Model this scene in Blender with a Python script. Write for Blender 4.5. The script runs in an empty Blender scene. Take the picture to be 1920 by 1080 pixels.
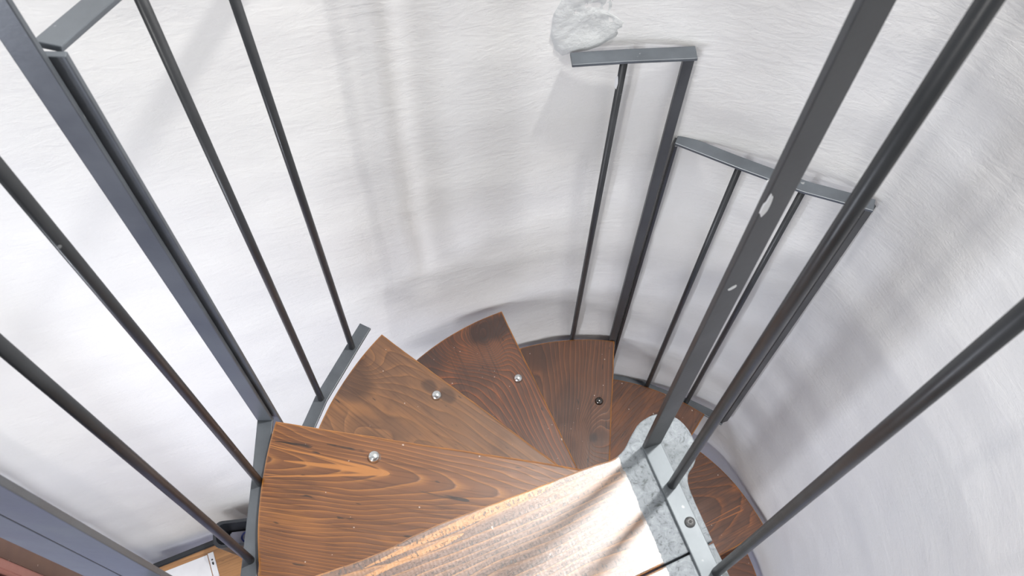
import bpy, bmesh, math, random
from mathutils import Vector, Matrix, noise

random.seed(7)
SC = bpy.context.scene
COL = SC.collection
PI = math.pi

# ------------------------------------------------------------------ measures
RISE = 0.25548                 # one step
ZO = 10 * RISE                 # height of the landing above the lower floor
R_T = 0.60                     # outer radius of the treads
TH1, DTH = 3.029, -0.5007      # direction of the first nosing, turn per step


def W(x, y, z):                # plan position round the column, height relative to the landing
    return Vector((x, y, z + ZO))


# ------------------------------------------------------------------ camera
cd = bpy.data.cameras.new('camera')
cam = bpy.data.objects.new('camera', cd)
COL.objects.link(cam)
cd.sensor_width = 36.0
cd.lens = 32.625
cd.clip_start = 0.02
F_PX, VX, VY = 1740.0, 920.0, 1431.2
D = Vector((VX - 960, VY - 540, F_PX)).normalized()          # straight down, in lens axes (x right, y down, z ahead)
Fw = (Vector((0, 0, 1)) - D * D.z).normalized()
Rt = D.cross(Fw)
if Rt.x < 0:
    Rt = -Rt
rows = (Rt, Fw, -D)
m = Matrix.Identity(4)
for i, rw in enumerate(rows):
    m[i][0], m[i][1], m[i][2] = rw.x, -rw.y, -rw.z
CAMP = W(-0.22458, -0.38628, 1.17138)
m.translation = CAMP
cam.matrix_world = m
cd.dof.use_dof = True
cd.dof.focus_distance = 1.75
cd.dof.aperture_fstop = 16
SC.camera = cam

# ------------------------------------------------------------------ world, lamps, exposure
vs = SC.view_settings
vs.view_transform = 'Standard'
vs.look = 'None'
vs.gamma = 1.0
vs.use_curve_mapping = False
vs.exposure = 0.0
world = bpy.data.worlds.new('world')
SC.world = world
world.use_nodes = True
bg = world.node_tree.nodes['Background']
bg.inputs[0].default_value = (0.93, 0.96, 1.0, 1)
bg.inputs[1].default_value = 0.55


def area(name, loc, target, size, power, color=(1, 1, 1), size_y=None, spread=PI):
    ld = bpy.data.lights.new(name, 'AREA')
    ld.energy = power
    ld.color = color
    ld.spread = spread
    if size_y:
        ld.shape = 'RECTANGLE'
        ld.size, ld.size_y = size, size_y
    else:
        ld.shape = 'DISK'
        ld.size = size
    o = bpy.data.objects.new(name, ld)
    COL.objects.link(o)
    o.location = loc
    o.rotation_euler = (Vector(target) - Vector(loc)).to_track_quat('-Z', 'Y').to_euler()
    return o


area('ceiling_spot_over_well', W(0.38, 0.38, 2.05), W(0.0, 0.1, -0.5), 0.10, 45, (1.0, 0.985, 0.96))
area('ceiling_spot_in_room', W(-1.50, -2.05, 1.72), W(-0.3, 0.3, -0.5), 0.10, 17, (1.0, 0.97, 0.94))
area('lower_window_daylight', W(-1.75, -1.38, -0.55), W(0.3, 0.2, -0.9), 0.14, 16.5, (0.86, 0.90, 1.0), 0.5)
area('lower_room_fill', W(-1.0, -1.0, -0.3), W(-1.15, 0.2, -1.5), 0.4, 11, (0.95, 0.96, 1.0))  # unseen fill light, added to brighten the lower left wall

# ------------------------------------------------------------------ node helpers


def newmat(name):
    mt = bpy.data.materials.new(name)
    mt.use_nodes = True
    nt = mt.node_tree
    b = nt.nodes['Principled BSDF']
    return mt, nt, b


class G:
    """small helper for building node trees"""
    def __init__(self, nt):
        self.nt = nt

    def n(self, typ, **kw):
        nd = self.nt.nodes.new(typ)
        for k, v in kw.items():
            setattr(nd, k, v)
        return nd

    def put(self, sock, v):
        if isinstance(v, bpy.types.NodeSocket):
            self.nt.links.new(v, sock)
        elif v is not None:
            sock.default_value = v

    def math(self, op, a, b=None, c=None, clamp=False):
        nd = self.n('ShaderNodeMath', operation=op, use_clamp=clamp)
        for s, v in zip(nd.inputs, (a, b, c)):
            self.put(s, v)
        return nd.outputs[0]

    def mapping(self, vec, loc=(0, 0, 0), rot=(0, 0, 0), scale=(1, 1, 1)):
        nd = self.n('ShaderNodeMapping')
        self.put(nd.inputs[0], vec)
        nd.inputs[1].default_value = loc
        nd.inputs[2].default_value = rot
        nd.inputs[3].default_value = scale
        return nd.outputs[0]

    def noise(self, vec, scale, detail=2.0, rough=0.5, dist=0.0):
        nd = self.n('ShaderNodeTexNoise')
        self.put(nd.inputs['Vector'], vec)
        nd.inputs['Scale'].default_value = scale
        nd.inputs['Detail'].default_value = detail
        nd.inputs['Roughness'].default_value = rough
        nd.inputs['Distortion'].default_value = dist
        return nd.outputs[0]

    def ramp(self, fac, stops, interp='LINEAR'):
        nd = self.n('ShaderNodeValToRGB')
        cr = nd.color_ramp
        cr.interpolation = interp
        while len(cr.elements) < len(stops):
            cr.elements.new(0.5)
        for e, (p, c) in zip(cr.elements, stops):
            e.position = p
            e.color = (c[0], c[1], c[2], 1) if not isinstance(c, (int, float)) else (c, c, c, 1)
        self.put(nd.inputs[0], fac)
        return nd.outputs[0]

    def mix(self, fac, a, b, blend='MIX'):
        nd = self.n('ShaderNodeMix', data_type='RGBA', blend_type=blend)
        self.put(nd.inputs[0], fac)
        for s, v in ((nd.inputs[6], a), (nd.inputs[7], b)):
            if isinstance(v, tuple) and len(v) == 3:
                v = (*v, 1)
            self.put(s, v)
        return nd.outputs[2]

    def bump(self, height, strength, dist, normal=None):
        nd = self.n('ShaderNodeBump')
        nd.inputs['Strength'].default_value = strength
        nd.inputs['Distance'].default_value = dist
        self.put(nd.inputs['Height'], height)
        if normal is not None:
            self.put(nd.inputs['Normal'], normal)
        return nd.outputs[0]

    def sep(self, vec):
        nd = self.n('ShaderNodeSeparateXYZ')
        self.put(nd.inputs[0], vec)
        return nd.outputs

    def comb(self, x, y, z):
        nd = self.n('ShaderNodeCombineXYZ')
        for s, v in zip(nd.inputs, (x, y, z)):
            self.put(s, v)
        return nd.outputs[0]


# ------------------------------------------------------------------ materials
def mat_plaster(name='white_plaster', tint=(0.80, 0.795, 0.785)):
    mt, nt, b = newmat(name)
    g = G(nt)
    co = g.n('ShaderNodeTexCoord').outputs['Object']
    big = g.noise(co, 2.2, 4, 0.6)
    mid = g.noise(g.mapping(co, scale=(1, 1, 1.0)), 9, 5, 0.6, 0.6)
    trowel = g.noise(g.mapping(co, rot=(0.5, 0.4, 0.3), scale=(1, 1, 3.2)), 16, 5, 0.62, 0.9)
    fine = g.noise(co, 120, 4, 0.65)
    pits = g.noise(co, 45, 3, 0.7)
    c = g.mix(g.ramp(big, [(0.3, 0.0), (0.7, 1.0)]), tint, (tint[0] * 0.965, tint[1] * 0.965, tint[2] * 0.95))
    c = g.mix(g.ramp(mid, [(0.52, 0.0), (0.75, 0.5)]), c, (tint[0] * 1.03, tint[1] * 1.03, tint[2] * 1.02))
    nt.links.new(c, b.inputs['Base Color'])
    b.inputs['Roughness'].default_value = 0.85
    b.inputs['Specular IOR Level'].default_value = 0.25
    n1 = g.bump(trowel, 0.16, 0.009)
    n2 = g.bump(g.ramp(pits, [(0.25, 0.0), (0.5, 1.0)]), 0.12, 0.0025, n1)
    n3 = g.bump(fine, 0.16, 0.0012, n2)
    nt.links.new(n3, b.inputs['Normal'])
    return mt


def mat_steel(name='grey_steel', base=(0.098, 0.110, 0.124), rough=0.36, metal=0.15):
    mt, nt, b = newmat(name)
    g = G(nt)
    co = g.n('ShaderNodeTexCoord').outputs['Object']
    n1 = g.noise(co, 14, 4, 0.6)
    n2 = g.noise(co, 160, 3, 0.6)
    c = g.mix(g.ramp(n1, [(0.3, 0.0), (0.7, 1.0)]), tuple(x * 0.82 for x in base), tuple(x * 1.2 for x in base))
    scr = g.noise(co, 60, 2, 0.5)
    c = g.mix(g.ramp(scr, [(0.74, 0.0), (0.78, 0.5)]), c, (0.45, 0.46, 0.46))
    nt.links.new(c, b.inputs['Base Color'])
    b.inputs['Metallic'].default_value = metal
    nt.links.new(g.ramp(n1, [(0.3, rough - 0.06), (0.7, rough + 0.08)]), b.inputs['Roughness'])
    nt.links.new(g.bump(n2, 0.15, 0.0006), b.inputs['Normal'])
    return mt


def mat_simple(name, col, rough=0.5, metal=0.0, spec=0.5, bump=None):
    mt, nt, b = newmat(name)
    g = G(nt)
    co = g.n('ShaderNodeTexCoord').outputs['Object']
    n1 = g.noise(co, 25, 3, 0.5)
    c = g.mix(n1, tuple(x * 0.9 for x in col), tuple(min(1, x * 1.08) for x in col))
    nt.links.new(c, b.inputs['Base Color'])
    b.inputs['Roughness'].default_value = rough
    b.inputs['Metallic'].default_value = metal
    b.inputs['Specular IOR Level'].default_value = spec
    if bump:
        nt.links.new(g.bump(g.noise(co, bump[0], 4, 0.6), 0.4, bump[1]), b.inputs['Normal'])
    return mt


def mat_wood(name, seed, dark=(0.075, 0.026, 0.010), mid=(0.21, 0.085, 0.032), light=(0.46, 0.19, 0.05),
             light_at=0.80, ring=95.0, yc=0.10, slope=0.16, depth=0.03, rot=0.0, knots=(), streaks=(), stains=(), rough=0.33, bump=0.35,
             sawn=0.0, band=None, grey=0.0, blotk=0.75, worn=0.9, coat=0.35, coat_rough=0.28, coat_ior=1.5, spec=0.5):
    """plain sawn softwood, stained and varnished; the grain runs along local x"""
    mt, nt, b = newmat(name)
    g = G(nt)
    raw = g.n('ShaderNodeTexCoord').outputs['Object']
    co = g.mapping(raw, rot=(0, 0, -rot)) if rot else raw
    off = g.mapping(co, loc=(seed * 3.17, seed * 1.93, seed * 0.71))
    x, y, z = g.sep(co)
    # a log whose heart lies below the board and runs slightly across it
    wob = g.noise(g.mapping(off, scale=(1.6, 5.0, 1)), 1.8, 2, 0.5)
    yy = g.math('ADD', g.math('SUBTRACT', y, yc), g.math('MULTIPLY', g.math('SUBTRACT', wob, 0.5), 0.075))
    zz = g.math('ADD', g.math('MULTIPLY', x, slope), depth)
    rr = g.math('SQRT', g.math('ADD', g.math('MULTIPLY', yy, yy), g.math('MULTIPLY', zz, zz)))
    kn_dark = None
    for (kx, ky, kr) in knots:
        dx = g.math('MULTIPLY', g.math('SUBTRACT', x, kx), 0.62)
        dy = g.math('SUBTRACT', y, ky)
        d = g.math('SQRT', g.math('ADD', g.math('MULTIPLY', dx, dx), g.math('MULTIPLY', dy, dy)))
        e = g.math('POWER', 2.718, g.math('MULTIPLY', g.math('MULTIPLY', d, d), -1.0 / (kr * kr)))
        rr = g.math('ADD', rr, g.math('MULTIPLY', e, 0.075))
        k2 = g.math('POWER', 2.718, g.math('MULTIPLY', g.math('MULTIPLY', d, d), -1.0 / (kr * kr * 0.10)))
        kn_dark = k2 if kn_dark is None else g.math('MAXIMUM', kn_dark, k2)
    jit = g.noise(g.mapping(off, scale=(2.0, 7.0, 1)), 4, 3, 0.6)
    rr = g.math('ADD', rr, g.math('MULTIPLY', jit, 0.0045))
    ph = g.math('FRACT', g.math('MULTIPLY', rr, ring))
    streak = g.noise(g.mapping(off, scale=(5.0, 210.0, 1)), 1.0, 3, 0.65)
    blot = g.noise(g.mapping(off, scale=(1.2, 2.2, 1)), 6.0, 4, 0.62, 0.5)
    # growth ring: slow rise to a dark late-wood line, then a pale line
    col = g.ramp(ph, [(0.0, light), (0.10, tuple(0.5 * (a + c) for a, c in zip(light, mid))), (0.30, mid),
                      (light_at, tuple(0.75 * a + 0.25 * c for a, c in zip(mid, dark))), (0.93, tuple(0.35 * a + 0.65 * c for a, c in zip(mid, dark))), (1.0, light)])
    col = g.mix(g.ramp(blot, [(0.34, blotk), (0.66, 0.0)]), col, mid)
    col = g.mix(g.ramp(blot, [(0.52, 0.0), (0.74, 0.55)]), col, dark)
    blot2 = g.noise(g.mapping(off, loc=(9, 4, 2), scale=(0.9, 3.0, 1)), 5.0, 3, 0.6, 0.4)
    col = g.mix(g.ramp(blot2, [(0.56, 0.0), (0.72, 0.65)]), col, light)
    col = g.mix(g.ramp(streak, [(0.33, 0.55), (0.50, 0.0)]), col, dark)
    fle = g.noise(g.mapping(off, scale=(16.0, 80.0, 1)), 1.6, 2, 0.5)
    col = g.mix(g.ramp(fle, [(0.70, 0.0), (0.75, 0.85)]), col, (0.018, 0.010, 0.008))
    if kn_dark is not None:
        col = g.mix(g.math('MULTIPLY', kn_dark, 0.7), col, (0.05, 0.017, 0.008))
    if grey > 0:
        col = g.mix(g.math('MULTIPLY', g.ramp(blot2, [(0.35, 1.0), (0.65, 0.3)]), grey), col, (0.20, 0.125, 0.085))
    dust = g.noise(g.mapping(off, loc=(2, 7, 1)), 130, 1, 0.3)
    col = g.mix(g.ramp(dust, [(0.795, 0.0), (0.81, 0.8)]), col, (0.62, 0.52, 0.45))
    for (x0, x1, y0, y1, hw, hollow) in streaks:
        # pale tongue of sapwood, blunt at x1 and running out to a point at x0
        t = g.math('DIVIDE', g.math('SUBTRACT', x, x0), x1 - x0, clamp=True)
        tt = g.math('POWER', t, 0.7)
        cyy = g.math('ADD', g.math('MULTIPLY', t, y1 - y0), y0)
        dv = g.math('ABSOLUTE', g.math('ADD', g.math('SUBTRACT', y, cyy), g.math('MULTIPLY', g.math('SUBTRACT', jit, 0.5), 0.006)))
        rel = g.math('DIVIDE', dv, g.math('ADD', g.math('MULTIPLY', tt, hw), 0.0004))
        end = g.math('MULTIPLY', g.math('LESS_THAN', g.math('ADD', t, g.math('MULTIPLY', g.math('MULTIPLY', rel, rel), 0.12)), 0.995), g.math('GREATER_THAN', t, 0.004))
        if hollow == 1:
            msk = g.ramp(rel, [(0.50, 0.0), (0.68, 0.9), (0.86, 0.9), (1.0, 0.0)])
        else:
            msk = g.ramp(rel, [(0.0, 0.95), (0.75, 0.85), (1.0, 0.0)])
        if hollow == 2:
            msk = g.math('MULTIPLY', msk, g.ramp(fle, [(0.40, 0.0), (0.52, 1.0)]))
        col = g.mix(g.math('MULTIPLY', msk, end), col, (0.02, 0.011, 0.009) if hollow == 2 else tuple(min(1, v * 1.1) for v in light))
    for (sx, sy, rx_, ry_, k_) in stains:
        # dark stain soaked into the wood
        du = g.math('DIVIDE', g.math('SUBTRACT', x, sx), rx_)
        dv = g.math('DIVIDE', g.math('SUBTRACT', y, sy), ry_)
        e = g.math('ADD', g.math('ADD', g.math('MULTIPLY', du, du), g.math('MULTIPLY', dv, dv)), g.math('MULTIPLY', g.math('SUBTRACT', blot, 0.5), 2.2))
        col = g.mix(g.ramp(e, [(0.30, k_), (1.0, 0.0)]), col, (0.028, 0.013, 0.010))
    # worn arrises show the paler wood
    oz = g.sep(g.n('ShaderNodeTexCoord').outputs['Normal'])[2]
    wn = g.noise(off, 30, 2, 0.5)
    edge = g.math('MULTIPLY', g.ramp(oz, [(0.10, 0.0), (0.25, 1.0), (0.90, 1.0), (0.985, 0.0)]), g.ramp(wn, [(0.3, 0.35), (0.6, 1.0)]))
    col = g.mix(g.math('MULTIPLY', edge, worn), col, (0.50, 0.20, 0.035))
    hgt = g.math('ADD', g.math('MULTIPLY', g.ramp(ph, [(0, 0.35), (0.25, 0.4), (0.85, 1.0), (0.95, 0.9), (1.0, 0.35)]), 0.6), g.math('MULTIPLY', streak, 0.8))
    if sawn > 0:
        saw = g.n('ShaderNodeTexWave', wave_type='BANDS', bands_direction='X')
        g.put(saw.inputs['Vector'], co)
        saw.inputs['Scale'].default_value = 62
        saw.inputs['Distortion'].default_value = 2.5
        saw.inputs['Detail'].default_value = 3
        hgt = g.math('ADD', hgt, g.math('MULTIPLY', saw.outputs[1], sawn))
        chip = g.noise(g.mapping(off, scale=(0.55, 1.5, 1)), 210, 3, 0.65)
        hgt = g.math('ADD', hgt, g.math('MULTIPLY', g.ramp(chip, [(0.36, 0.0), (0.46, 1.0)]), 0.45))
        tick = g.noise(g.mapping(off, scale=(1.5, 0.7, 1)), 210, 2, 0.6)
        tick = g.math('MULTIPLY', g.ramp(tick, [(0.56, 0.0), (0.62, 1.0)]), g.ramp(ph, [(0.35, 0.0), (0.55, 1.0), (0.95, 1.0), (1.0, 0.0)]))
        col = g.mix(g.math('MULTIPLY', tick, 0.75), col, (0.03, 0.014, 0.009))
        hgt = g.math('SUBTRACT', hgt, g.math('MULTIPLY', tick, 0.8))
    rgh = g.ramp(blot, [(0.3, rough), (0.7, rough + 0.14)])
    b.inputs['Specular IOR Level'].default_value = spec
    nrm = g.bump(hgt, bump, 0.0016)
    wav = g.noise(off, 14, 2, 0.5)
    if band:
        (px, py), (nx, ny), wid = band
        rx, ry, rz = g.sep(raw)
        dist = g.math('ADD', g.math('MULTIPLY', g.math('SUBTRACT', rx, px), nx), g.math('MULTIPLY', g.math('SUBTRACT', ry, py), ny))
        e = g.noise(raw, 40, 3, 0.6)
        dist = g.math('ADD', dist, g.math('MULTIPLY', g.math('SUBTRACT', e, 0.5), 0.010))
        mask = g.math('LESS_THAN', dist, wid)
        rim = g.math('SUBTRACT', g.math('LESS_THAN', dist, wid + 0.004), mask)
        p1 = g.noise(raw, 90, 5, 0.68, 1.0)
        p2 = g.noise(raw, 190, 3, 0.6)
        p3 = g.noise(raw, 16, 3, 0.6)
        pc = g.ramp(p1, [(0.33, (0.11, 0.12, 0.125)), (0.43, (0.245, 0.268, 0.29)), (0.7, (0.365, 0.395, 0.42))])
        pc = g.mix(g.ramp(p3, [(0.45, 0.0), (0.7, 0.6)]), pc, (0.17, 0.19, 0.20))
        pc = g.mix(g.ramp(p2, [(0.30, 0.7), (0.40, 0.0)]), pc, (0.10, 0.11, 0.11))
        col = g.mix(rim, col, (0.20, 0.13, 0.09))
        col = g.mix(mask, col, pc)
        nb = g.bump(g.math('ADD', p1, g.math('MULTIPLY', p2, 0.5)), 0.5, 0.0025)
        mixn = g.n('ShaderNodeMix', data_type='VECTOR')
        g.put(mixn.inputs[0], mask)
        g.put(mixn.inputs[4], nrm)
        g.put(mixn.inputs[5], nb)
        nrm = mixn.outputs[1]
        rm = g.n('ShaderNodeMix', data_type='FLOAT')
        g.put(rm.inputs[0], mask)
        g.put(rm.inputs[2], rgh)
        rm.inputs[3].default_value = 0.55
        rgh = rm.outputs[0]
        nt.links.new(g.math('MULTIPLY', g.math('SUBTRACT', 1.0, mask), coat), b.inputs['Coat Weight'])
        nt.links.new(g.math('ADD', g.math('MULTIPLY', mask, 0.25 - spec), spec), b.inputs['Specular IOR Level'])
    nt.links.new(col, b.inputs['Base Color'])
    nt.links.new(rgh, b.inputs['Roughness'])
    nrm2 = g.bump(wav, 0.25, 0.004, nrm)
    nt.links.new(nrm2, b.inputs['Normal'])
    b.inputs['Coat Weight'].default_value = coat
    b.inputs['Coat IOR'].default_value = coat_ior
    b.inputs['Coat Roughness'].default_value = coat_rough
    return mt


M_PLASTER = mat_plaster()
M_STEEL = mat_steel()
M_POST = mat_steel('dark_flat_steel', (0.055, 0.058, 0.062), 0.40, 0.1)
M_ROD = mat_steel('dark_rolled_steel', (0.032, 0.034, 0.037), 0.36, 0.1)
M_LIT_ZINC = mat_steel('lamplit_zinc_steel', (0.17, 0.19, 0.205), 0.48, 0.3)  # near bottom rail: the lamp's reflection is put into a paler base colour
M_CHROME = mat_simple('polished_bolt_steel', (0.80, 0.82, 0.81), 0.24, 1.0)
M_DULL = mat_simple('dull_screw_steel', (0.20, 0.20, 0.20), 0.38, 0.9)
M_BLACK = mat_simple('black_recess', (0.012, 0.012, 0.013), 0.6)
M_PAINT = mat_simple('white_paint_splash', (0.74, 0.75, 0.76), 0.6, bump=(200, 0.002))
M_FILLER = mat_simple('grey_filler', (0.62, 0.635, 0.63), 0.9, bump=(90, 0.005))

# ------------------------------------------------------------------ object helpers


def link(name, bm, mat, parent=None, smooth=False, loc=None):
    me = bpy.data.meshes.new(name)
    bmesh.ops.recalc_face_normals(bm, faces=bm.faces)
    bm.to_mesh(me)
    bm.free()
    me.materials.append(mat)
    if smooth:
        for p in me.polygons:
            p.use_smooth = True
    o = bpy.data.objects.new(name, me)
    COL.objects.link(o)
    if parent:
        o.parent = parent
    if loc is not None:
        o.location = loc
    return o


def thing(name, label, cat, loc, rz=0.0, group=None):
    o = bpy.data.objects.new(name, None)
    o.empty_display_size = 0.1
    COL.objects.link(o)
    o.location = loc
    o.rotation_euler = (0, 0, rz)
    o['label'] = label
    o['category'] = cat
    if group:
        o['group'] = group
    return o


def tag(o, label, cat, group=None):
    o['label'] = label
    o['category'] = cat
    if group:
        o['group'] = group
    return o


def structure(o):
    o['kind'] = 'structure'
    return o


def bar_bm(p0, p1, wdir, w, t, bev=0.0012, bm=None):
    """flat bar from p0 to p1, w wide along wdir, t thick"""
    p0, p1 = Vector(p0), Vector(p1)
    ax = (p1 - p0).normalized()
    wd = Vector(wdir)
    wd = (wd - ax * wd.dot(ax)).normalized()
    td = ax.cross(wd)
    own = bmesh.new()
    vsx = []
    for p in (p0, p1):
        for a, c in ((-1, -1), (1, -1), (1, 1), (-1, 1)):
            vsx.append(own.verts.new(p + wd * (a * w / 2) + td * (c * t / 2)))
    own.faces.new(vsx[0:4][::-1])
    own.faces.new(vsx[4:8])
    for i in range(4):
        j = (i + 1) % 4
        own.faces.new((vsx[i], vsx[j], vsx[4 + j], vsx[4 + i]))
    bmesh.ops.recalc_face_normals(own, faces=own.faces)
    if bev:
        bmesh.ops.bevel(own, geom=list(own.edges), offset=bev, segments=2, affect='EDGES', profile=0.6)
    if bm is None:
        return own
    me = bpy.data.meshes.new('tmp')
    own.to_mesh(me)
    own.free()
    bm.from_mesh(me)
    bpy.data.meshes.remove(me)
    return bm


def path_bar_bm(pts, w, t, up=(0, 0, 1), bev=0.0012):
    """flat bar following a plan path, its width lying flat across the path"""
    bm = bmesh.new()
    up = Vector(up)
    pts = [Vector(p) for p in pts]
    rings = []
    for i, p in enumerate(pts):
        a = (pts[i] - pts[i - 1]).normalized() if i else None
        c = (pts[i + 1] - pts[i]).normalized() if i < len(pts) - 1 else None
        d = ((a or c) + (c or a)).normalized()
        s = d.cross(up).normalized()
        u = s.cross(d)
        rings.append([bm.verts.new(p + s * (x * w / 2) + u * (y * t / 2)) for x, y in ((-1, -1), (1, -1), (1, 1), (-1, 1))])
    for r0, r1 in zip(rings, rings[1:]):
        for i in range(4):
            j = (i + 1) % 4
            bm.faces.new((r0[i], r0[j], r1[j], r1[i]))
    bm.faces.new(rings[0][::-1])
    bm.faces.new(rings[-1])
    bmesh.ops.recalc_face_normals(bm, faces=bm.faces)
    es = [e for e in bm.edges if e.calc_face_angle(0) > 0.5]
    bmesh.ops.bevel(bm, geom=es, offset=bev, segments=2, affect='EDGES', profile=0.6)
    return bm


def rod_bm(p0, p1, r, seg=20):
    p0, p1 = Vector(p0), Vector(p1)
    bm = bmesh.new()
    L = (p1 - p0).length
    bmesh.ops.create_cone(bm, cap_ends=True, segments=seg, radius1=r, radius2=r, depth=L)
    # a rolled rod is never dead straight: two cuts with a hair of wander
    q = (p1 - p0).to_track_quat('Z', 'Y').to_matrix().to_4x4()
    bmesh.ops.transform(bm, matrix=Matrix.Translation((p0 + p1) / 2) @ q, verts=bm.verts)
    return bm


def weld_bm(p, r):
    """little collar of weld metal where a rod meets a rail"""
    bm = bmesh.new()
    bmesh.ops.create_uvsphere(bm, u_segments=18, v_segments=8, radius=r)
    for v in bm.verts:
        v.co.z *= 0.32
        n = noise.noise(v.co * 300)
        v.co *= 1 + 0.12 * n
        v.co += Vector(p)
    return bm


def slab_bm(outline, z0, z1, bev=0.0035):
    bm = bmesh.new()
    top = [bm.verts.new((x, y, z1)) for x, y in outline]
    f = bm.faces.new(top)
    r = bmesh.ops.extrude_face_region(bm, geom=[f])
    for v in r['geom']:
        if isinstance(v, bmesh.types.BMVert):
            v.co.z = z0
    bmesh.ops.recalc_face_normals(bm, faces=bm.faces)
    es = [e for e in bm.edges if abs(e.verts[0].co.z - e.verts[1].co.z) < 1e-6]
    bmesh.ops.bevel(bm, geom=es, offset=bev, segments=3, affect='EDGES', profile=0.5)
    return bm


def bolt_bm(r, h):
    """dome headed bolt standing on z = 0"""
    bm = bmesh.new()
    seg, rg = 28, 8
    rings = [[bm.verts.new((r * 1.12 * math.cos(2 * PI * i / seg), r * 1.12 * math.sin(2 * PI * i / seg), -0.002)) for i in range(seg)]]
    for k in range(rg):
        a = (PI / 2) * k / rg
        rr, zz = r * math.cos(a), h * math.sin(a) + 0.001
        rings.append([bm.verts.new((rr * math.cos(2 * PI * i / seg), rr * math.sin(2 * PI * i / seg), zz)) for i in range(seg)])
    tip = bm.verts.new((0, 0, h + 0.001))
    for a, c in zip(rings, rings[1:]):
        for i in range(seg):
            j = (i + 1) % seg
            bm.faces.new((a[i], a[j], c[j], c[i]))
    for i in range(seg):
        bm.faces.new((rings[-1][i], rings[-1][(i + 1) % seg], tip))
    bm.faces.new(rings[0][::-1])
    return bm


# ------------------------------------------------------------------ the setting: wall and lower floor
R_W = 0.618
path = []
yy = -1.6
while yy < -0.02:
    path.append((R_W, yy))
    yy += 0.03
a = 0.0
A_END = math.radians(110)


def wall_r(q):
    return R_W + 0.032 * math.exp(-((math.degrees(q) - 53) / 13.0) ** 2)


while a < A_END:
    path.append((wall_r(a) * math.cos(a), wall_r(a) * math.sin(a)))
    a += 0.02 / R_W
e0 = Vector((R_W * math.cos(A_END), R_W * math.sin(A_END)))
dr = Vector((-math.sin(A_END), math.cos(A_END)))
s = 0.0
while s < 2.9:
    # the round of the well opens into the straight wall of the room
    path.append(tuple(e0 + dr * s))
    s += 0.02 if s < 1.4 else 0.05

bm = bmesh.new()
zs = [0.0]
while zs[-1] < ZO + 2.55:
    zs.append(zs[-1] + (0.022 if 0.6 < zs[-1] < ZO + 0.75 else 0.06))
grid = []
for i, (px, py) in enumerate(path):
    p0 = Vector(path[max(i - 1, 0)])
    p1 = Vector(path[min(i + 1, len(path) - 1)])
    d = (p1 - p0).normalized()
    nrm = Vector((d.y, -d.x))            # outwards
    colv = []
    for z in zs:
        v = Vector((px, py, z))
        o = 0.006 * noise.noise(v * 2.6) + 0.0035 * noise.noise(Vector((px * 7, py * 7, z * 9)) + Vector((5, 1, 2))) + 0.0016 * noise.noise(v * 26)
        o = max(o, -0.007)
        colv.append(bm.verts.new((px + nrm.x * o, py + nrm.y * o, z)))
    grid.append(colv)
for c0, c1 in zip(grid, grid[1:]):
    for k in range(len(zs) - 1):
        bm.faces.new((c0[k], c0[k + 1], c1[k + 1], c1[k]))
me = bpy.data.meshes.new('wall_back')
bm.to_mesh(me)
bm.free()
for p in me.polygons:
    p.use_smooth = True
me.materials.append(M_PLASTER)
wall = bpy.data.objects.new('wall_back', me)
COL.objects.link(wall)
structure(wall)
sol = wall.modifiers.new('thickness', 'SOLIDIFY')
sol.thickness = 0.14
sol.offset = 1.0 if me.polygons[0].normal.dot(Vector((1, 0, 0))) > 0 else -1.0

fm, fnt, fb = newmat('pale_blue_grey_floor')
fg = G(fnt)
fco = fg.n('ShaderNodeTexCoord').outputs['Object']
br = fg.n('ShaderNodeTexBrick')
fg.put(br.inputs['Vector'], fco)
br.offset = 0.0
br.inputs['Color1'].default_value = (0.53, 0.58, 0.90, 1)
br.inputs['Color2'].default_value = (0.55, 0.60, 0.92, 1)
br.inputs['Mortar'].default_value = (0.25, 0.26, 0.28, 1)
br.inputs['Scale'].default_value = 1.0
br.inputs['Brick Width'].default_value = 0.6
br.inputs['Row Height'].default_value = 0.6
br.inputs['Mortar Size'].default_value = 0.004
fnt.links.new(br.outputs[0], fb.inputs['Base Color'])
fb.inputs['Roughness'].default_value = 0.45
bm = bmesh.new()
bmesh.ops.create_cube(bm, size=1)
for v in bm.verts:
    v.co = Vector((v.co.x * 5.0 - 1.4, v.co.y * 5.6 - 1.4, v.co.z * 0.1 - 0.05))
structure(link('floor', bm, fm))

# ------------------------------------------------------------------ central column
bm = bmesh.new()
bmesh.ops.create_cone(bm, cap_ends=True, segments=40, radius1=0.044, radius2=0.044, depth=ZO - 0.046)
col = link('stair_column', bm, M_STEEL, None, True, (-0.014, -0.006, (ZO - 0.046) / 2))
tag(col, 'round steel column carrying the narrow ends of the wooden treads under the landing', 'column')

# ------------------------------------------------------------------ treads
OFF = -0.0204
A_BACK = math.radians(37)


def tread_outline(seed, OFF):
    A_NOSE = math.asin(OFF / R_T)
    pts = []
    n = 46
    xc = math.sqrt(R_T ** 2 - OFF ** 2)
    for i in range(n + 1):                        # nosing, from the column outwards, worn a little wavy
        x = 0.035 + (xc - 0.035) * i / n
        w = 0.0016 * noise.noise(Vector((x * 9, seed * 3.3, 0))) + 0.0007 * noise.noise(Vector((x * 40, seed, 4)))
        pts.append((x, OFF + w * (1 if 0 < i < n else 0)))
    k = 26
    for i in range(1, k + 1):                     # outer arc
        a = A_NOSE + (A_BACK - A_NOSE) * i / k
        r = R_T + 0.0012 * noise.noise(Vector((a * 6, seed * 5.1, 9)))
        pts.append((r * math.cos(a), r * math.sin(a)))
    pts.append((0.10 * math.cos(A_BACK), 0.10 * math.sin(A_BACK)))
    pts.append((0.042 * math.cos(A_BACK * 0.8), 0.042 * math.sin(A_BACK * 0.8)))
    return pts


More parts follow.
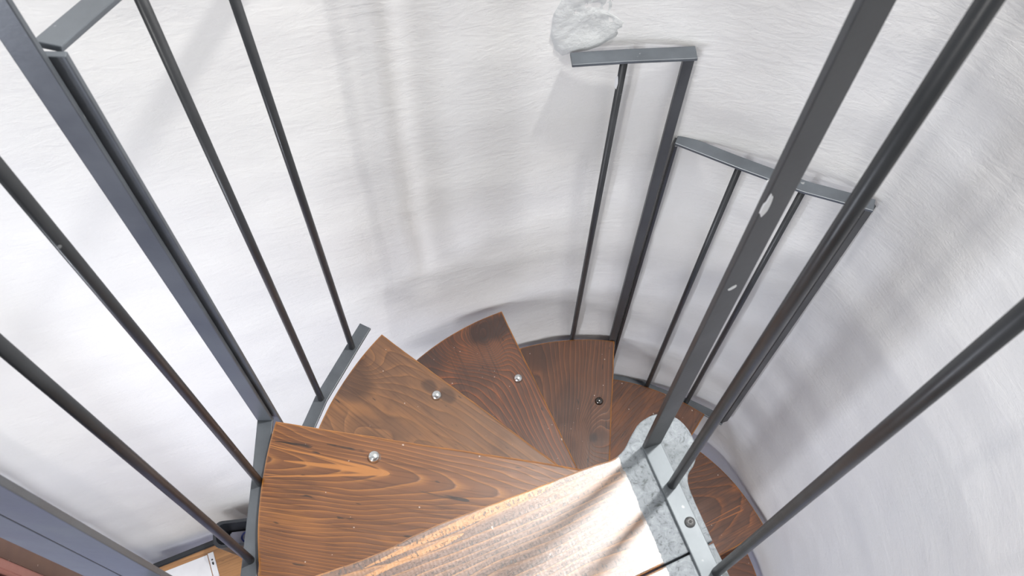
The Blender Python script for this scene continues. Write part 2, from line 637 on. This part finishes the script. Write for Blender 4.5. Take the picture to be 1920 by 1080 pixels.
TREADS = [
    # label, wood, kind of bolt seen, nosing offset
    ('large honey-brown wooden tread directly below the landing, pale orange streak beside its bolt',
     dict(seed=1.3, dark=(0.060, 0.020, 0.008), mid=(0.195, 0.074, 0.025), light=(0.42, 0.170, 0.042), ring=165, yc=0.038, slope=-0.10, depth=0.075,
          streaks=((0.57, 0.400, 0.041, 0.036, 0.0065, 0), (0.60, 0.42, 0.020, 0.033, 0.0028, 0), (0.60, 0.42, 0.072, 0.040, 0.0022, 0),
                   (0.592, 0.53, 0.012, 0.013, 0.0028, 2), (0.51, 0.445, 0.005, 0.006, 0.0030, 2), (0.36, 0.27, 0.055, 0.058, 0.003, 2)), rough=0.36, bump=0.4, blotk=0.35, coat=0.45), 1, OFF),
    ('plain brown wooden tread beside the free end of the left bottom rail',
     dict(seed=2.7, dark=(0.070, 0.028, 0.013), mid=(0.195, 0.088, 0.036), light=(0.31, 0.135, 0.045), ring=70, yc=0.22, slope=0.20, depth=0.02,
          knots=((0.45, 0.17, 0.05), (0.60, 0.05, 0.04)), rough=0.36, bump=0.22, grey=0.08, blotk=0.75, stains=((0.575, 0.09, 0.05, 0.05, 0.6), (0.46, 0.155, 0.035, 0.02, 0.3), (0.415, 0.0, 0.02, 0.015, 0.6), (0.455, 0.008, 0.02, 0.014, 0.6))), 1, OFF),
    ('wooden tread with dark reddish knotty outer end touching the white wall',
     dict(seed=4.1, dark=(0.026, 0.009, 0.006), mid=(0.118, 0.042, 0.017), light=(0.32, 0.085, 0.018), ring=120, yc=0.14, slope=0.14, depth=0.02,
          knots=((0.575, 0.115, 0.05), (0.545, 0.05, 0.035), (0.60, 0.02, 0.05)), rough=0.36, bump=0.25, grey=0.05, blotk=0.35, stains=((0.565, 0.02, 0.035, 0.07, 0.85), (0.56, 0.185, 0.07, 0.05, 0.7), (0.47, 0.10, 0.04, 0.06, 0.35))), 1, OFF),
    ('dark brown wooden tread with round knot near its narrow end and black-looking bolt',
     dict(seed=5.6, dark=(0.034, 0.012, 0.007), mid=(0.110, 0.042, 0.019), light=(0.23, 0.080, 0.026), ring=105, yc=0.19, slope=0.10, depth=0.015,
          knots=((0.335, 0.022, 0.045),), rough=0.36, bump=0.25, grey=0.05, blotk=0.45, stains=((0.54, 0.17, 0.06, 0.05, 0.45), (0.42, 0.09, 0.08, 0.035, 0.35), (0.335, 0.022, 0.016, 0.012, 0.8))), 2, OFF),
    ('dark brown wooden tread at the right wall railing, partly behind the landing tip',
     dict(seed=7.2, dark=(0.034, 0.012, 0.006), mid=(0.105, 0.038, 0.016), light=(0.22, 0.072, 0.020), ring=90, yc=0.05, slope=0.20, depth=0.02, rough=0.42, bump=0.25), 0, OFF),
    ('reddish-brown wooden tread right of the grey landing edge, with an orange grain loop',
     dict(seed=8.8, dark=(0.036, 0.012, 0.006), mid=(0.115, 0.040, 0.015), light=(0.34, 0.105, 0.022), ring=85, yc=0.06, slope=0.16, depth=0.055,
          streaks=((0.42, 0.58, 0.035, 0.028, 0.011, 1),), rough=0.42, bump=0.25, blotk=0.9), 0, -0.0574),
    ('lowest visible wooden tread, dark red-brown, at the bottom right under the near baluster',
     dict(seed=9.9, dark=(0.036, 0.012, 0.006), mid=(0.115, 0.037, 0.015), light=(0.21, 0.065, 0.018), ring=80, yc=0.08, slope=0.16, depth=0.02, rough=0.42, bump=0.25), 0, OFF),
]
M_BOLT_DARK_REFL = mat_simple('bolt_steel_dark_reflection', (0.16, 0.15, 0.14), 0.16, 1.0)  # same bolt as the others, its dark reflection put into the metal colour
for k, (lab, wp, bolt, off_n) in enumerate(TREADS, 1):
    th = TH1 + DTH * (k - 1)
    root = thing('stair_tread', lab, 'stair tread', W(0, 0, -k * RISE), th, 'wooden winder treads')
    link('board', slab_bm(tread_outline(k, off_n), -0.038, 0.0, 0.0042), mat_wood('stained_pine_board', **wp), root)
    if bolt:
        a = 0.0305
        link('bolt', bolt_bm(0.0098, 0.0080), M_CHROME if bolt == 1 else M_BOLT_DARK_REFL, root, True, (0.431 * math.cos(a), 0.431 * math.sin(a), 0.001))

# ------------------------------------------------------------------ landing
lead = [(-0.60, -0.256), (-0.52, -0.2235), (-0.449, -0.1915), (-0.408, -0.1755), (-0.368, -0.1590), (-0.318, -0.1280), (-0.272, -0.1085),
        (-0.226, -0.0890), (-0.17, -0.0645), (-0.125, -0.0445), (-0.10, -0.0350)]
tipo = [(-0.082, -0.029), (-0.070, -0.018), (-0.062, -0.002), (-0.053, 0.017), (-0.040, 0.030), (-0.022, 0.037), (-0.003, 0.035), (0.013, 0.024),
        (0.024, 0.004), (0.027, -0.015), (0.022, -0.032), (0.013, -0.045), (0.013, -0.059), (0.026, -0.093), (0.042, -0.131), (0.054, -0.158)]


def smooth_chain(pts, n=1):
    for _ in range(n):
        out = [pts[0]]
        for p, q in zip(pts, pts[1:]):
            out.append((0.75 * p[0] + 0.25 * q[0], 0.75 * p[1] + 0.25 * q[1]))
            out.append((0.25 * p[0] + 0.75 * q[0], 0.25 * p[1] + 0.75 * q[1]))
        out.append(pts[-1])
        pts = out
    return pts


chain = smooth_chain(lead + tipo, 2)
chain = [(x + 0.0008 * noise.noise(Vector((x * 60, y * 60, 3))), y + 0.0012 * noise.noise(Vector((x * 45, y * 45, 8)))) for x, y in chain]
outline = chain + [(0.54, -1.33), (-0.62, -1.33)]
GAP_P, GAP_D = Vector((-0.018, -0.1585)), Vector((0.893, 0.451)).normalized()
GAP_N = Vector((-GAP_D.y, GAP_D.x))


def clip(poly, p, n):
    """keep the side of the line the normal points to"""
    out = []
    for i, a in enumerate(poly):
        c = poly[(i + 1) % len(poly)]
        da = (Vector(a) - p).dot(n)
        dc = (Vector(c) - p).dot(n)
        if da >= 0:
            out.append(a)
        if (da >= 0) != (dc >= 0):
            t = da / (da - dc)
            out.append((a[0] + (c[0] - a[0]) * t, a[1] + (c[1] - a[1]) * t))
    return out


landing = thing('landing', 'wooden plank landing with grey painted edge in the foreground, washed white by glare', 'landing', W(0, 0, 0))
BAND = ((0.013, -0.059), (-0.924, -0.383), 0.070)
ROT = math.atan2(GAP_D.y, GAP_D.x) - 0.04
for j in range(5):
    top = GAP_P - GAP_N * (0.19 * (j - 1))
    bot = GAP_P - GAP_N * (0.19 * j)
    poly = outline
    if j > 0:
        poly = clip(poly, top - GAP_N * 0.0014, -GAP_N)
    if j < 4:
        poly = clip(poly, bot + GAP_N * 0.0014, GAP_N)
    if len(poly) < 3:
        continue
    link('deck_board', slab_bm(poly, -0.042, 0.0, 0.0022),
         mat_wood('sawn_landing_board', seed=11.0 + j * 2.3, dark=(0.060, 0.020, 0.008), mid=(0.175, 0.074, 0.030), light=(0.50, 0.215, 0.050),
                  ring=105, yc=0.030 - 0.19 * j, slope=-0.05, depth=0.012, rot=ROT, rough=0.42, bump=0.9, sawn=0.12, band=BAND, blotk=0.35,
                  streaks=((-0.75, -0.375, 0.014, 0.016, 0.009, 0), (-0.43, -0.17, -0.002, 0.010, 0.009, 0), (-0.60, -0.30, -0.020, -0.008, 0.004, 0)) if j == 0 else (),
                  coat=1.0, coat_rough=0.40, coat_ior=1.9, spec=0.8), landing)

# ------------------------------------------------------------------ railing panels
BW, BT, RR = 0.025, 0.006, 0.0062      # flat bar, rod radius


def panel(label, base, group='flat bar railing panels round the stair'):
    return thing('railing_panel', label, 'railing', base, 0.0, group)


def add(root, name, bm, mat=None, smooth=False):
    o = link(name, bm, mat or M_STEEL, root, smooth)
    o.matrix_parent_inverse = Matrix.Translation(-root.location)
    return o


def rod(root, p0, p1, r=RR):
    o = add(root, 'baluster', rod_bm(p0, p1, r), M_ROD, True)
    w = link('weld', weld_bm(Vector(p0) + Vector((0, 0, 0.001)), r * 1.35), M_STEEL, o, True)
    w.matrix_parent_inverse = Matrix.Translation(-root.location)
    return o


def splash(root, p, nrm, along, ln, wd, seed):
    """thin blot of white paint stuck on a bar"""
    bm = bmesh.new()
    n = Vector(nrm).normalized()
    u = Vector(along).normalized()
    v = n.cross(u)
    top, bot = [], []
    for i in range(18):
        a = 2 * PI * i / 18
        k = 1 + 0.35 * noise.noise(Vector((math.cos(a) * 1.5, math.sin(a) * 1.5, seed)))
        q = Vector(p) + u * (ln * k * math.cos(a)) + v * (wd * k * math.sin(a))
        bot.append(bm.verts.new(q - n * 0.0006))
        top.append(bm.verts.new(Vector(p) + (q - Vector(p)) * 0.86 + n * 0.0007))
    bm.faces.new(top)
    bm.faces.new(bot[::-1])
    for i in range(18):
        j = (i + 1) % 18
        bm.faces.new((bot[i], bot[j], top[j], top[i]))
    return add(root, 'paint_splash', bm, M_PAINT)


# near panel, standing on the landing edge
RD = Vector((0.389, -0.921, 0)).normalized()
RN = Vector((0.921, 0.389, 0)).normalized()
P0 = Vector((-0.0335, -0.008, 0))
pn = panel('near steel railing panel standing on the grey painted landing edge, closest to the viewer', W(P0.x, P0.y, 0))
zb = 0.003


def near(t, z):
    q = P0 + RD * t
    return W(q.x, q.y, z)


add(pn, 'bottom_rail', path_bar_bm([near(-0.003, zb), near(0.95, zb)], BW, BT), M_LIT_ZINC)
add(pn, 'top_rail', path_bar_bm([near(-0.003, 1.10), near(0.95, 1.10)], BW, BT))
add(pn, 'post', bar_bm(near(0, 0.006), near(0, 1.097), RN, BW, BT), M_POST)
add(pn, 'post', bar_bm(near(0.947, 0.006), near(0.947, 1.097), RN, BW, BT))
for bx, by in ((-0.009, -0.0605), (0.0415, -0.167)):
    rod(pn, W(bx, by, 0.005), W(bx + 0.001, by - 0.0005, 1.098))
for t in (0.40, 0.515, 0.63, 0.745, 0.86):
    rod(pn, near(t, 0.005), near(t, 1.098))
sc = add(pn, 'screw', bolt_bm(0.0068, 0.0035), M_DULL, True)
sc.matrix_parent_inverse = Matrix.Identity(4)
sc.location = W(0.0115, -0.1075, 0.006) - pn.location
bm = bmesh.new()
star = []
for i in range(12):
    rr = 0.0026 if i % 2 == 0 else 0.0017
    star.append((rr * math.cos(i * PI / 6), rr * math.sin(i * PI / 6)))
sb = link('screw_socket', slab_bm(star, 0.0034, 0.0052, 0.0001), M_BLACK, sc)
splash(pn, near(-0.003, 0.603) - RN * 0.0115, -RD * 0.02 - RN, (0, 0, 1), 0.022, 0.0030, 1.0)
splash(pn, near(0.0032, 0.597) - RN * 0.0092, RD, (0, 0, 1), 0.016, 0.0032, 2.0)
splash(pn, near(0.0032, 0.460) - RN * 0.002, RD, RN * 0.9 + Vector((0, 0, 0.5)), 0.005, 0.0024, 3.4)

# upper left panel (beside the first tread)
zB = -RISE - 0.02
pb = panel('left steel railing panel beside the large tread, with wide blue-grey post', W(-0.616, 0.10, zB - 0.003))
pts = [(-0.6160, 0.1000), (-0.6085, -0.0082), (-0.6010, -0.1477), (-0.595, -0.2170)]
add(pb, 'bottom_rail', path_bar_bm([W(x, y, zB - 0.003) for x, y in pts], BW, BT))
zt = 0.83
add(pb, 'top_rail', path_bar_bm([W(x, y, zt) for x, y in [(-0.6085, 0.0935)] + pts[1:]], BW, BT))
add(pb, 'post', bar_bm(W(-0.6160, 0.0965, zB), W(-0.6085, 0.0900, zt - 0.003), (1, 0.03, 0), BW, BT))
add(pb, 'post', bar_bm(W(-0.6235, -0.2125, zB), W(-0.6235, -0.2125, zt - 0.003), (1, 0.0, 0), 0.047, 0.0075))
for (x0, y0, x1, y1) in ((-0.6065, -0.0082, -0.6081, -0.0098), (-0.6016, -0.127, -0.6005, -0.1254)):
    rod(pb, W(x0, y0, zB - 0.001), W(x1, y1, zt - 0.002))

# lower left panel (second tread)
zA = -2 * RISE - 0.02
pa = panel('left steel railing panel whose bottom rail ends free beside the plain brown tread', W(-0.615, 0.110, zA - 0.003))
ptsA = [(-0.6190, 0.1120), (-0.5992, 0.1745), (-0.5840, 0.2281), (-0.5372, 0.3383), (-0.5161, 0.3867)]
add(pa, 'bottom_rail', path_bar_bm([W(x, y, zA - 0.003) for x, y in ptsA], BW, BT))
top = [(-0.6040, 0.1085, 0.592), (-0.580, 0.2304, 0.550), (-0.5387, 0.3377, 0.512), (-0.465, 0.497, 0.455)]
add(pa, 'top_rail', path_bar_bm([W(*p) for p in top], BW, BT))
add(pa, 'post', bar_bm(W(-0.6120, 0.1060, zA), W(-0.5995, 0.1015, 0.592), (1, 0.05, 0), BW, BT))
rod(pa, W(-0.5840, 0.2281, zA - 0.001), W(-0.5800, 0.2304, 0.549))
rod(pa, W(-0.5372, 0.3383, zA - 0.001), W(-0.5387, 0.3377, 0.511))

# panel standing next to the upper left one, at the corner of the landing
pc = panel('blue-grey steel post at the bottom left corner, side by side with another post', W(-0.671, -0.2125, -0.06))
add(pc, 'bottom_rail', path_bar_bm([W(-0.662, -0.2085, -0.057), W(-0.650, -0.34, -0.057), W(-0.640, -0.95, -0.057)], BW, BT))
add(pc, 'top_rail', path_bar_bm([W(-0.662, -0.2085, 1.10), W(-0.650, -0.34, 1.10), W(-0.640, -0.95, 1.10)], BW, BT))
add(pc, 'post', bar_bm(W(-0.6715, -0.2125, -0.06), W(-0.6715, -0.2125, 1.097), (1, 0, 0), 0.046, 0.0075))
add(pc, 'post', bar_bm(W(-0.640, -0.947, -0.06), W(-0.640, -0.947, 1.097), (1, 0, 0), BW, BT))

# right wall panel on the fourth tread
z4 = -4 * RISE - 0.045
p1 = panel('short steel railing panel with one baluster, top rail end set in rough wall filler', W(0.046, 0.600, z4))
ar = [math.radians(d) for d in (85.3, 90, 96, 102, 107)]
add(p1, 'bottom_rail', path_bar_bm([W(0.5885 * math.cos(q), 0.5885 * math.sin(q), z4) for q in ar], BW, BT), M_ROD)
add(p1, 'top_rail', path_bar_bm([W(0.0435, 0.6010, 0.067), W(-0.067, 0.5885, 0.067), W(-0.150, 0.5768, 0.067)], BW, BT))
add(p1, 'post', bar_bm(W(0.0420, 0.6040, z4), W(0.0340, 0.6010, 0.064), (1.0, 0.12, 0), 0.018, 0.008), M_POST)
ir = rod(p1, W(-0.0625, 0.6045, z4), W(-0.067, 0.5870, 0.066))
splash(p1, W(-0.0735, 0.5855, 0.008), (-0.9, -0.45, 0), (0, 0, 1), 0.016, 0.004, 5.0)

# right wall panel on the fifth tread
z5 = -5 * RISE - 0.02
p2 = panel('right steel railing panel along the wall below the tall near post, two thin balusters', W(0.05, 0.61, z5 - 0.003))
b2 = [(0.050, 0.612), (0.1000, 0.6015), (0.1698, 0.5835), (0.2819, 0.5425), (0.3460, 0.5130), (0.3841, 0.4904)]
add(p2, 'bottom_rail', path_bar_bm([W(x, y, z5 - 0.003) for x, y in b2], BW, BT))
t2 = [(0.0560, 0.6140, -0.170), (0.1690, 0.5720, -0.178), (0.2790, 0.5310, -0.182), (0.394, 0.4960, -0.178)]
add(p2, 'top_rail', path_bar_bm([W(*p) for p in t2], BW, BT))
add(p2, 'post', bar_bm(W(0.0585, 0.6110, z5), W(0.0560, 0.6120, -0.173), (0.1, 1, 0), BW, BT), M_ROD)
add(p2, 'post', bar_bm(W(0.3841, 0.4904, z5), W(0.3885, 0.4965, -0.181), (0.93, 0.36, 0), 0.021, BT), M_ROD)
rod(p2, W(0.1698, 0.5821, z5 - 0.001), W(0.1690, 0.5720, -0.179))
rod(p2, W(0.2819, 0.5424, z5 - 0.001), W(0.2790, 0.5310, -0.183))

# ------------------------------------------------------------------ rough filler round the rail end in the wall
bm = bmesh.new()
out2d = [(-0.150, 0.048), (-0.163, 0.066), (-0.172, 0.100), (-0.170, 0.150), (-0.158, 0.185), (-0.140, 0.215), (-0.128, 0.290), (-0.100, 0.300),
         (-0.085, 0.250), (-0.090, 0.205), (-0.068, 0.180), (-0.076, 0.140), (-0.046, 0.112), (-0.060, 0.082), (-0.088, 0.064), (-0.120, 0.056)]
cx = sum(p[0] for p in out2d) / len(out2d)
cz = sum(p[1] for p in out2d) / len(out2d)
NR = 9
rings = []
for j in range(NR + 1):
    f = j / NR
    rg = []
    for i in range(len(out2d) * 3):
        u = i / 3
        i0 = int(u) % len(out2d)
        i1 = (i0 + 1) % len(out2d)
        fr = u - int(u)
        qx = out2d[i0][0] * (1 - fr) + out2d[i1][0] * fr
        qz = out2d[i0][1] * (1 - fr) + out2d[i1][1] * fr
        if j == NR:
            qx += 0.003 * noise.noise(Vector((qx * 90, qz * 90, 1)))
            qz += 0.004 * noise.noise(Vector((qx * 90, qz * 90, 7)))
        x = cx + (qx - cx) * f - 0.018
        z = cz + (qz - cz) * f
        h = 0.003 * (1 - f ** 5) + 0.0025 * noise.noise(Vector((x * 35, z * 35, 2))) * (1 - f ** 6) + 0.003 * noise.noise(Vector((x * 110, z * 110, 5))) * (1 - f ** 6)
        h += 0.007 * math.exp(-((z - 0.078) / 0.016) ** 2 - ((x + 0.125) / 0.03) ** 2)
        if j == NR:
            h = -0.012
        r = R_W - 0.0025 - h
        an = math.asin(max(-1, min(1, -x / R_W))) + PI / 2
        rg.append(bm.verts.new((r * math.cos(an), r * math.sin(an), z + ZO)))
    rings.append(rg)
for r0, r1 in zip(rings[1:], rings[2:]):
    n = len(r0)
    for i in range(n):
        bm.faces.new((r0[i], r0[(i + 1) % n], r1[(i + 1) % n], r1[i]))
bm.faces.new(rings[1])
for v in rings[0]:
    bm.verts.remove(v)
bm.faces.new(rings[-1][::-1])
pl = link('plaster_patch', bm, M_FILLER, None, True)
tag(pl, 'rough grey lump of filler on the wall round the end of the short top rail', 'plaster patch')

# ------------------------------------------------------------------ lower room: desk and what lies on it
zd = -1.830
c0 = Vector((-1.3113, 0.1252))
c1 = Vector((-1.1270, 0.2125))
dd = (c1 - c0).normalized()          # along the back edge
dn = Vector((dd.y, -dd.x))           # towards the room
desk = thing('desk', 'wooden desk with black edge bar in the lower room at the wall, bottom left', 'desk', W(c0.x, c0.y, -ZO), math.atan2(dd.y, dd.x))
DL, DW = 0.47, 0.55
M_DESKW = mat_wood('light_brown_desk_wood', seed=21, dark=(0.20, 0.10, 0.045), mid=(0.44, 0.22, 0.085), light=(0.52, 0.27, 0.105), ring=40, yc=-0.2, slope=0.05, depth=0.2, rough=0.4, bump=0.05)
M_BLK = mat_simple('black_powder_coat', (0.022, 0.025, 0.030), 0.45)
H = zd + ZO


def dbox(x0, x1, y0, y1, z0, z1, bev=0.003):
    bm = bmesh.new()
    bmesh.ops.create_cube(bm, size=1)
    for v in bm.verts:
        v.co = Vector(((x0 + x1) / 2 + v.co.x * (x1 - x0), (y0 + y1) / 2 + v.co.y * (y1 - y0), (z0 + z1) / 2 + v.co.z * (z1 - z0)))
    bmesh.ops.bevel(bm, geom=list(bm.edges), offset=bev, segments=2, affect='EDGES')
    return bm


link('desk_top', dbox(0.0, DL, -DW, -0.018, H - 0.028, H), M_DESKW, desk)
link('edge_bar', dbox(0.0, DL, -0.018, 0.0, H - 0.036, H + 0.002), M_BLK, desk)
for lx in (0.03, DL - 0.03):
    for ly in (-0.04, -DW + 0.04):
        link('leg', dbox(lx - 0.02, lx + 0.02, ly - 0.02, ly + 0.02, 0.0, H - 0.03), M_BLK, desk)

M_PAPER = mat_simple('white_paper', (0.82, 0.83, 0.86), 0.6)
q0 = Vector((-1.1459, 0.1602))       # strip corner by the wall
q1 = Vector((-1.1174, 0.0980))
pv = (q1 - q0).normalized()          # along the strip
pw = Vector((pv.y, -pv.x))           # towards the left
if pw.x > 0:
    pw = -pw
sh = thing('paper_sleeve', 'white punched paper sleeve lying on the wooden desk, bottom left', 'paper', W(q0.x, q0.y, zd + 0.0005))


def sheet(pts2, z0, z1):
    return slab_bm([(p.x - q0.x, p.y - q0.y) for p in pts2], z0, z1, 0.0002)


o_ = Vector((0, 0))
link('sheet', sheet([q0 - pw * 0.001, q0 + pv * 0.297 - pw * 0.001, q0 + pv * 0.297 + pw * 0.21, q0 + pw * 0.21], 0.0, 0.0016), M_PAPER, sh)
strip = link('punched_strip', sheet([q0 - pw * 0.021 - pv * 0.003, q0 + pv * 0.297 - pw * 0.021, q0 + pv * 0.297 - pw * 0.0035, q0 - pw * 0.0035 - pv * 0.003], 0.0002, 0.0014), M_PAPER, sh)
for s_, ln in ((0.020, 0.0028), (0.032, 0.0055), (0.10, 0.003), (0.112, 0.0055)):
    cc = q0 + pv * s_ - pw * 0.0122
    ov = []
    for i in range(14):
        a = 2 * PI * i / 14
        p = cc + pv * (ln * math.cos(a)) + pw * (0.0028 * math.sin(a))
        ov.append(p)
    link('hole', sheet(ov, 0.0012, 0.0017), M_BLACK, strip)

# black tray on the desk
tc = Vector((-0.985, 0.195))
tray = thing('plastic_bin', 'black open plastic bin on the desk, seen between left bottom rail and baluster', 'bin', W(tc.x, tc.y, zd + 0.0005), 0.16)
TW, TD, TH_ = 0.086, 0.034, 0.205
bm = bmesh.new()


def rrect(w, d, r, z, n=5):
    out = []
    for (sx, sy, a0) in ((1, 1, 0), (-1, 1, PI / 2), (-1, -1, PI), (1, -1, 3 * PI / 2)):
        for i in range(n + 1):
            a = a0 + (PI / 2) * i / n
            out.append(bm.verts.new((sx * (w - r) + r * math.cos(a), sy * (d - r) + r * math.sin(a), z)))
    return out


lp = [rrect(TW * 0.82, TD * 0.82, 0.02, 0.0), rrect(TW, TD, 0.024, TH_), rrect(TW + 0.006, TD + 0.006, 0.026, TH_), rrect(TW + 0.006, TD + 0.006, 0.026, TH_ - 0.008),
      ]
inn = [rrect(TW - 0.003, TD - 0.003, 0.022, TH_), rrect(TW * 0.82 - 0.003, TD * 0.82 - 0.003, 0.018, 0.004)]


def skin(a, c):
    n = len(a)
    for i in range(n):
        bm.faces.new((a[i], a[(i + 1) % n], c[(i + 1) % n], c[i]))


skin(lp[0], lp[3])
skin(lp[3], lp[2])
skin(lp[2], inn[0])
skin(inn[0], inn[1])
bm.faces.new(lp[0][::-1])
bm.faces.new(inn[1])
for v in lp[1]:
    bm.verts.remove(v)
link('bin_body', bm, M_BLK, tray)
M_PALE = mat_simple('pale_lining', (0.40, 0.40, 0.50), 0.6)
lo = link('lining', dbox(-TW * 0.74, TW * 0.74, -TD * 0.74, TD * 0.74, 0.004, 0.120, 0.004), M_PALE, tray)
lo['label'] = 'pale lilac lining inside the black bin'

M_BLUE = mat_simple('dark_blue_plastic', (0.03, 0.05, 0.22), 0.4)
bm = bmesh.new()
rings = []
for i in range(32):
    a = 2 * PI * i / 32
    c = Vector((math.cos(a) * 0.022, math.sin(a) * 0.017, 0))
    rg = []
    for j in range(10):
        b_ = 2 * PI * j / 10
        rg.append(bm.verts.new(c * (1 + 0.004 * math.cos(b_) / 0.03) + Vector((0, 0, 0.004 * math.sin(b_)))))
    rings.append(rg)
for i in range(32):
    r0, r1 = rings[i], rings[(i + 1) % 32]
    for j in range(10):
        bm.faces.new((r0[j], r0[(j + 1) % 10], r1[(j + 1) % 10], r1[j]))
cr = link('cable_ring', bm, M_BLUE, None, True, W(-0.985, 0.195, zd + 0.142))
cr.rotation_euler = (0.5, 0.1, 0.3)
tag(cr, 'small dark blue ring lying in the black bin on the desk', 'ring')

# ------------------------------------------------------------------ weathered post in the lower room
M_OLD = mat_wood('weathered_post_wood', seed=31, dark=(0.06, 0.03, 0.02), mid=(0.15, 0.085, 0.058), light=(0.21, 0.12, 0.075), ring=45, yc=0, slope=0.02, depth=0.1, rot=PI / 2, rough=0.7, bump=0.4)
M_PINK = mat_simple('pinkish_wood_edge', (0.36, 0.16, 0.12), 0.6, bump=(60, 0.003))
post = thing('wooden_post', 'rough brown wooden post with pink edge strip in the bottom left corner', 'post', (-1.36, 0, 0))
PH = ZO - 0.30
link('post_body', dbox(-0.05, 0.05, -0.032, 0.009, 0, PH, 0.002), M_OLD, post)
e = link('edge_strip', dbox(-0.05, 0.058, -0.054, -0.0325, 0, PH, 0.003), M_PINK, post)
e['label'] = 'pinkish wooden strip along the post'
link('back_board', dbox(-0.02, 0.035, -0.40, -0.078, 0, PH, 0.003), M_PINK, post)
link('shadow_gap', dbox(-0.05, 0.0, -0.080, -0.052, 0, PH, 0.001), M_BLACK, post)
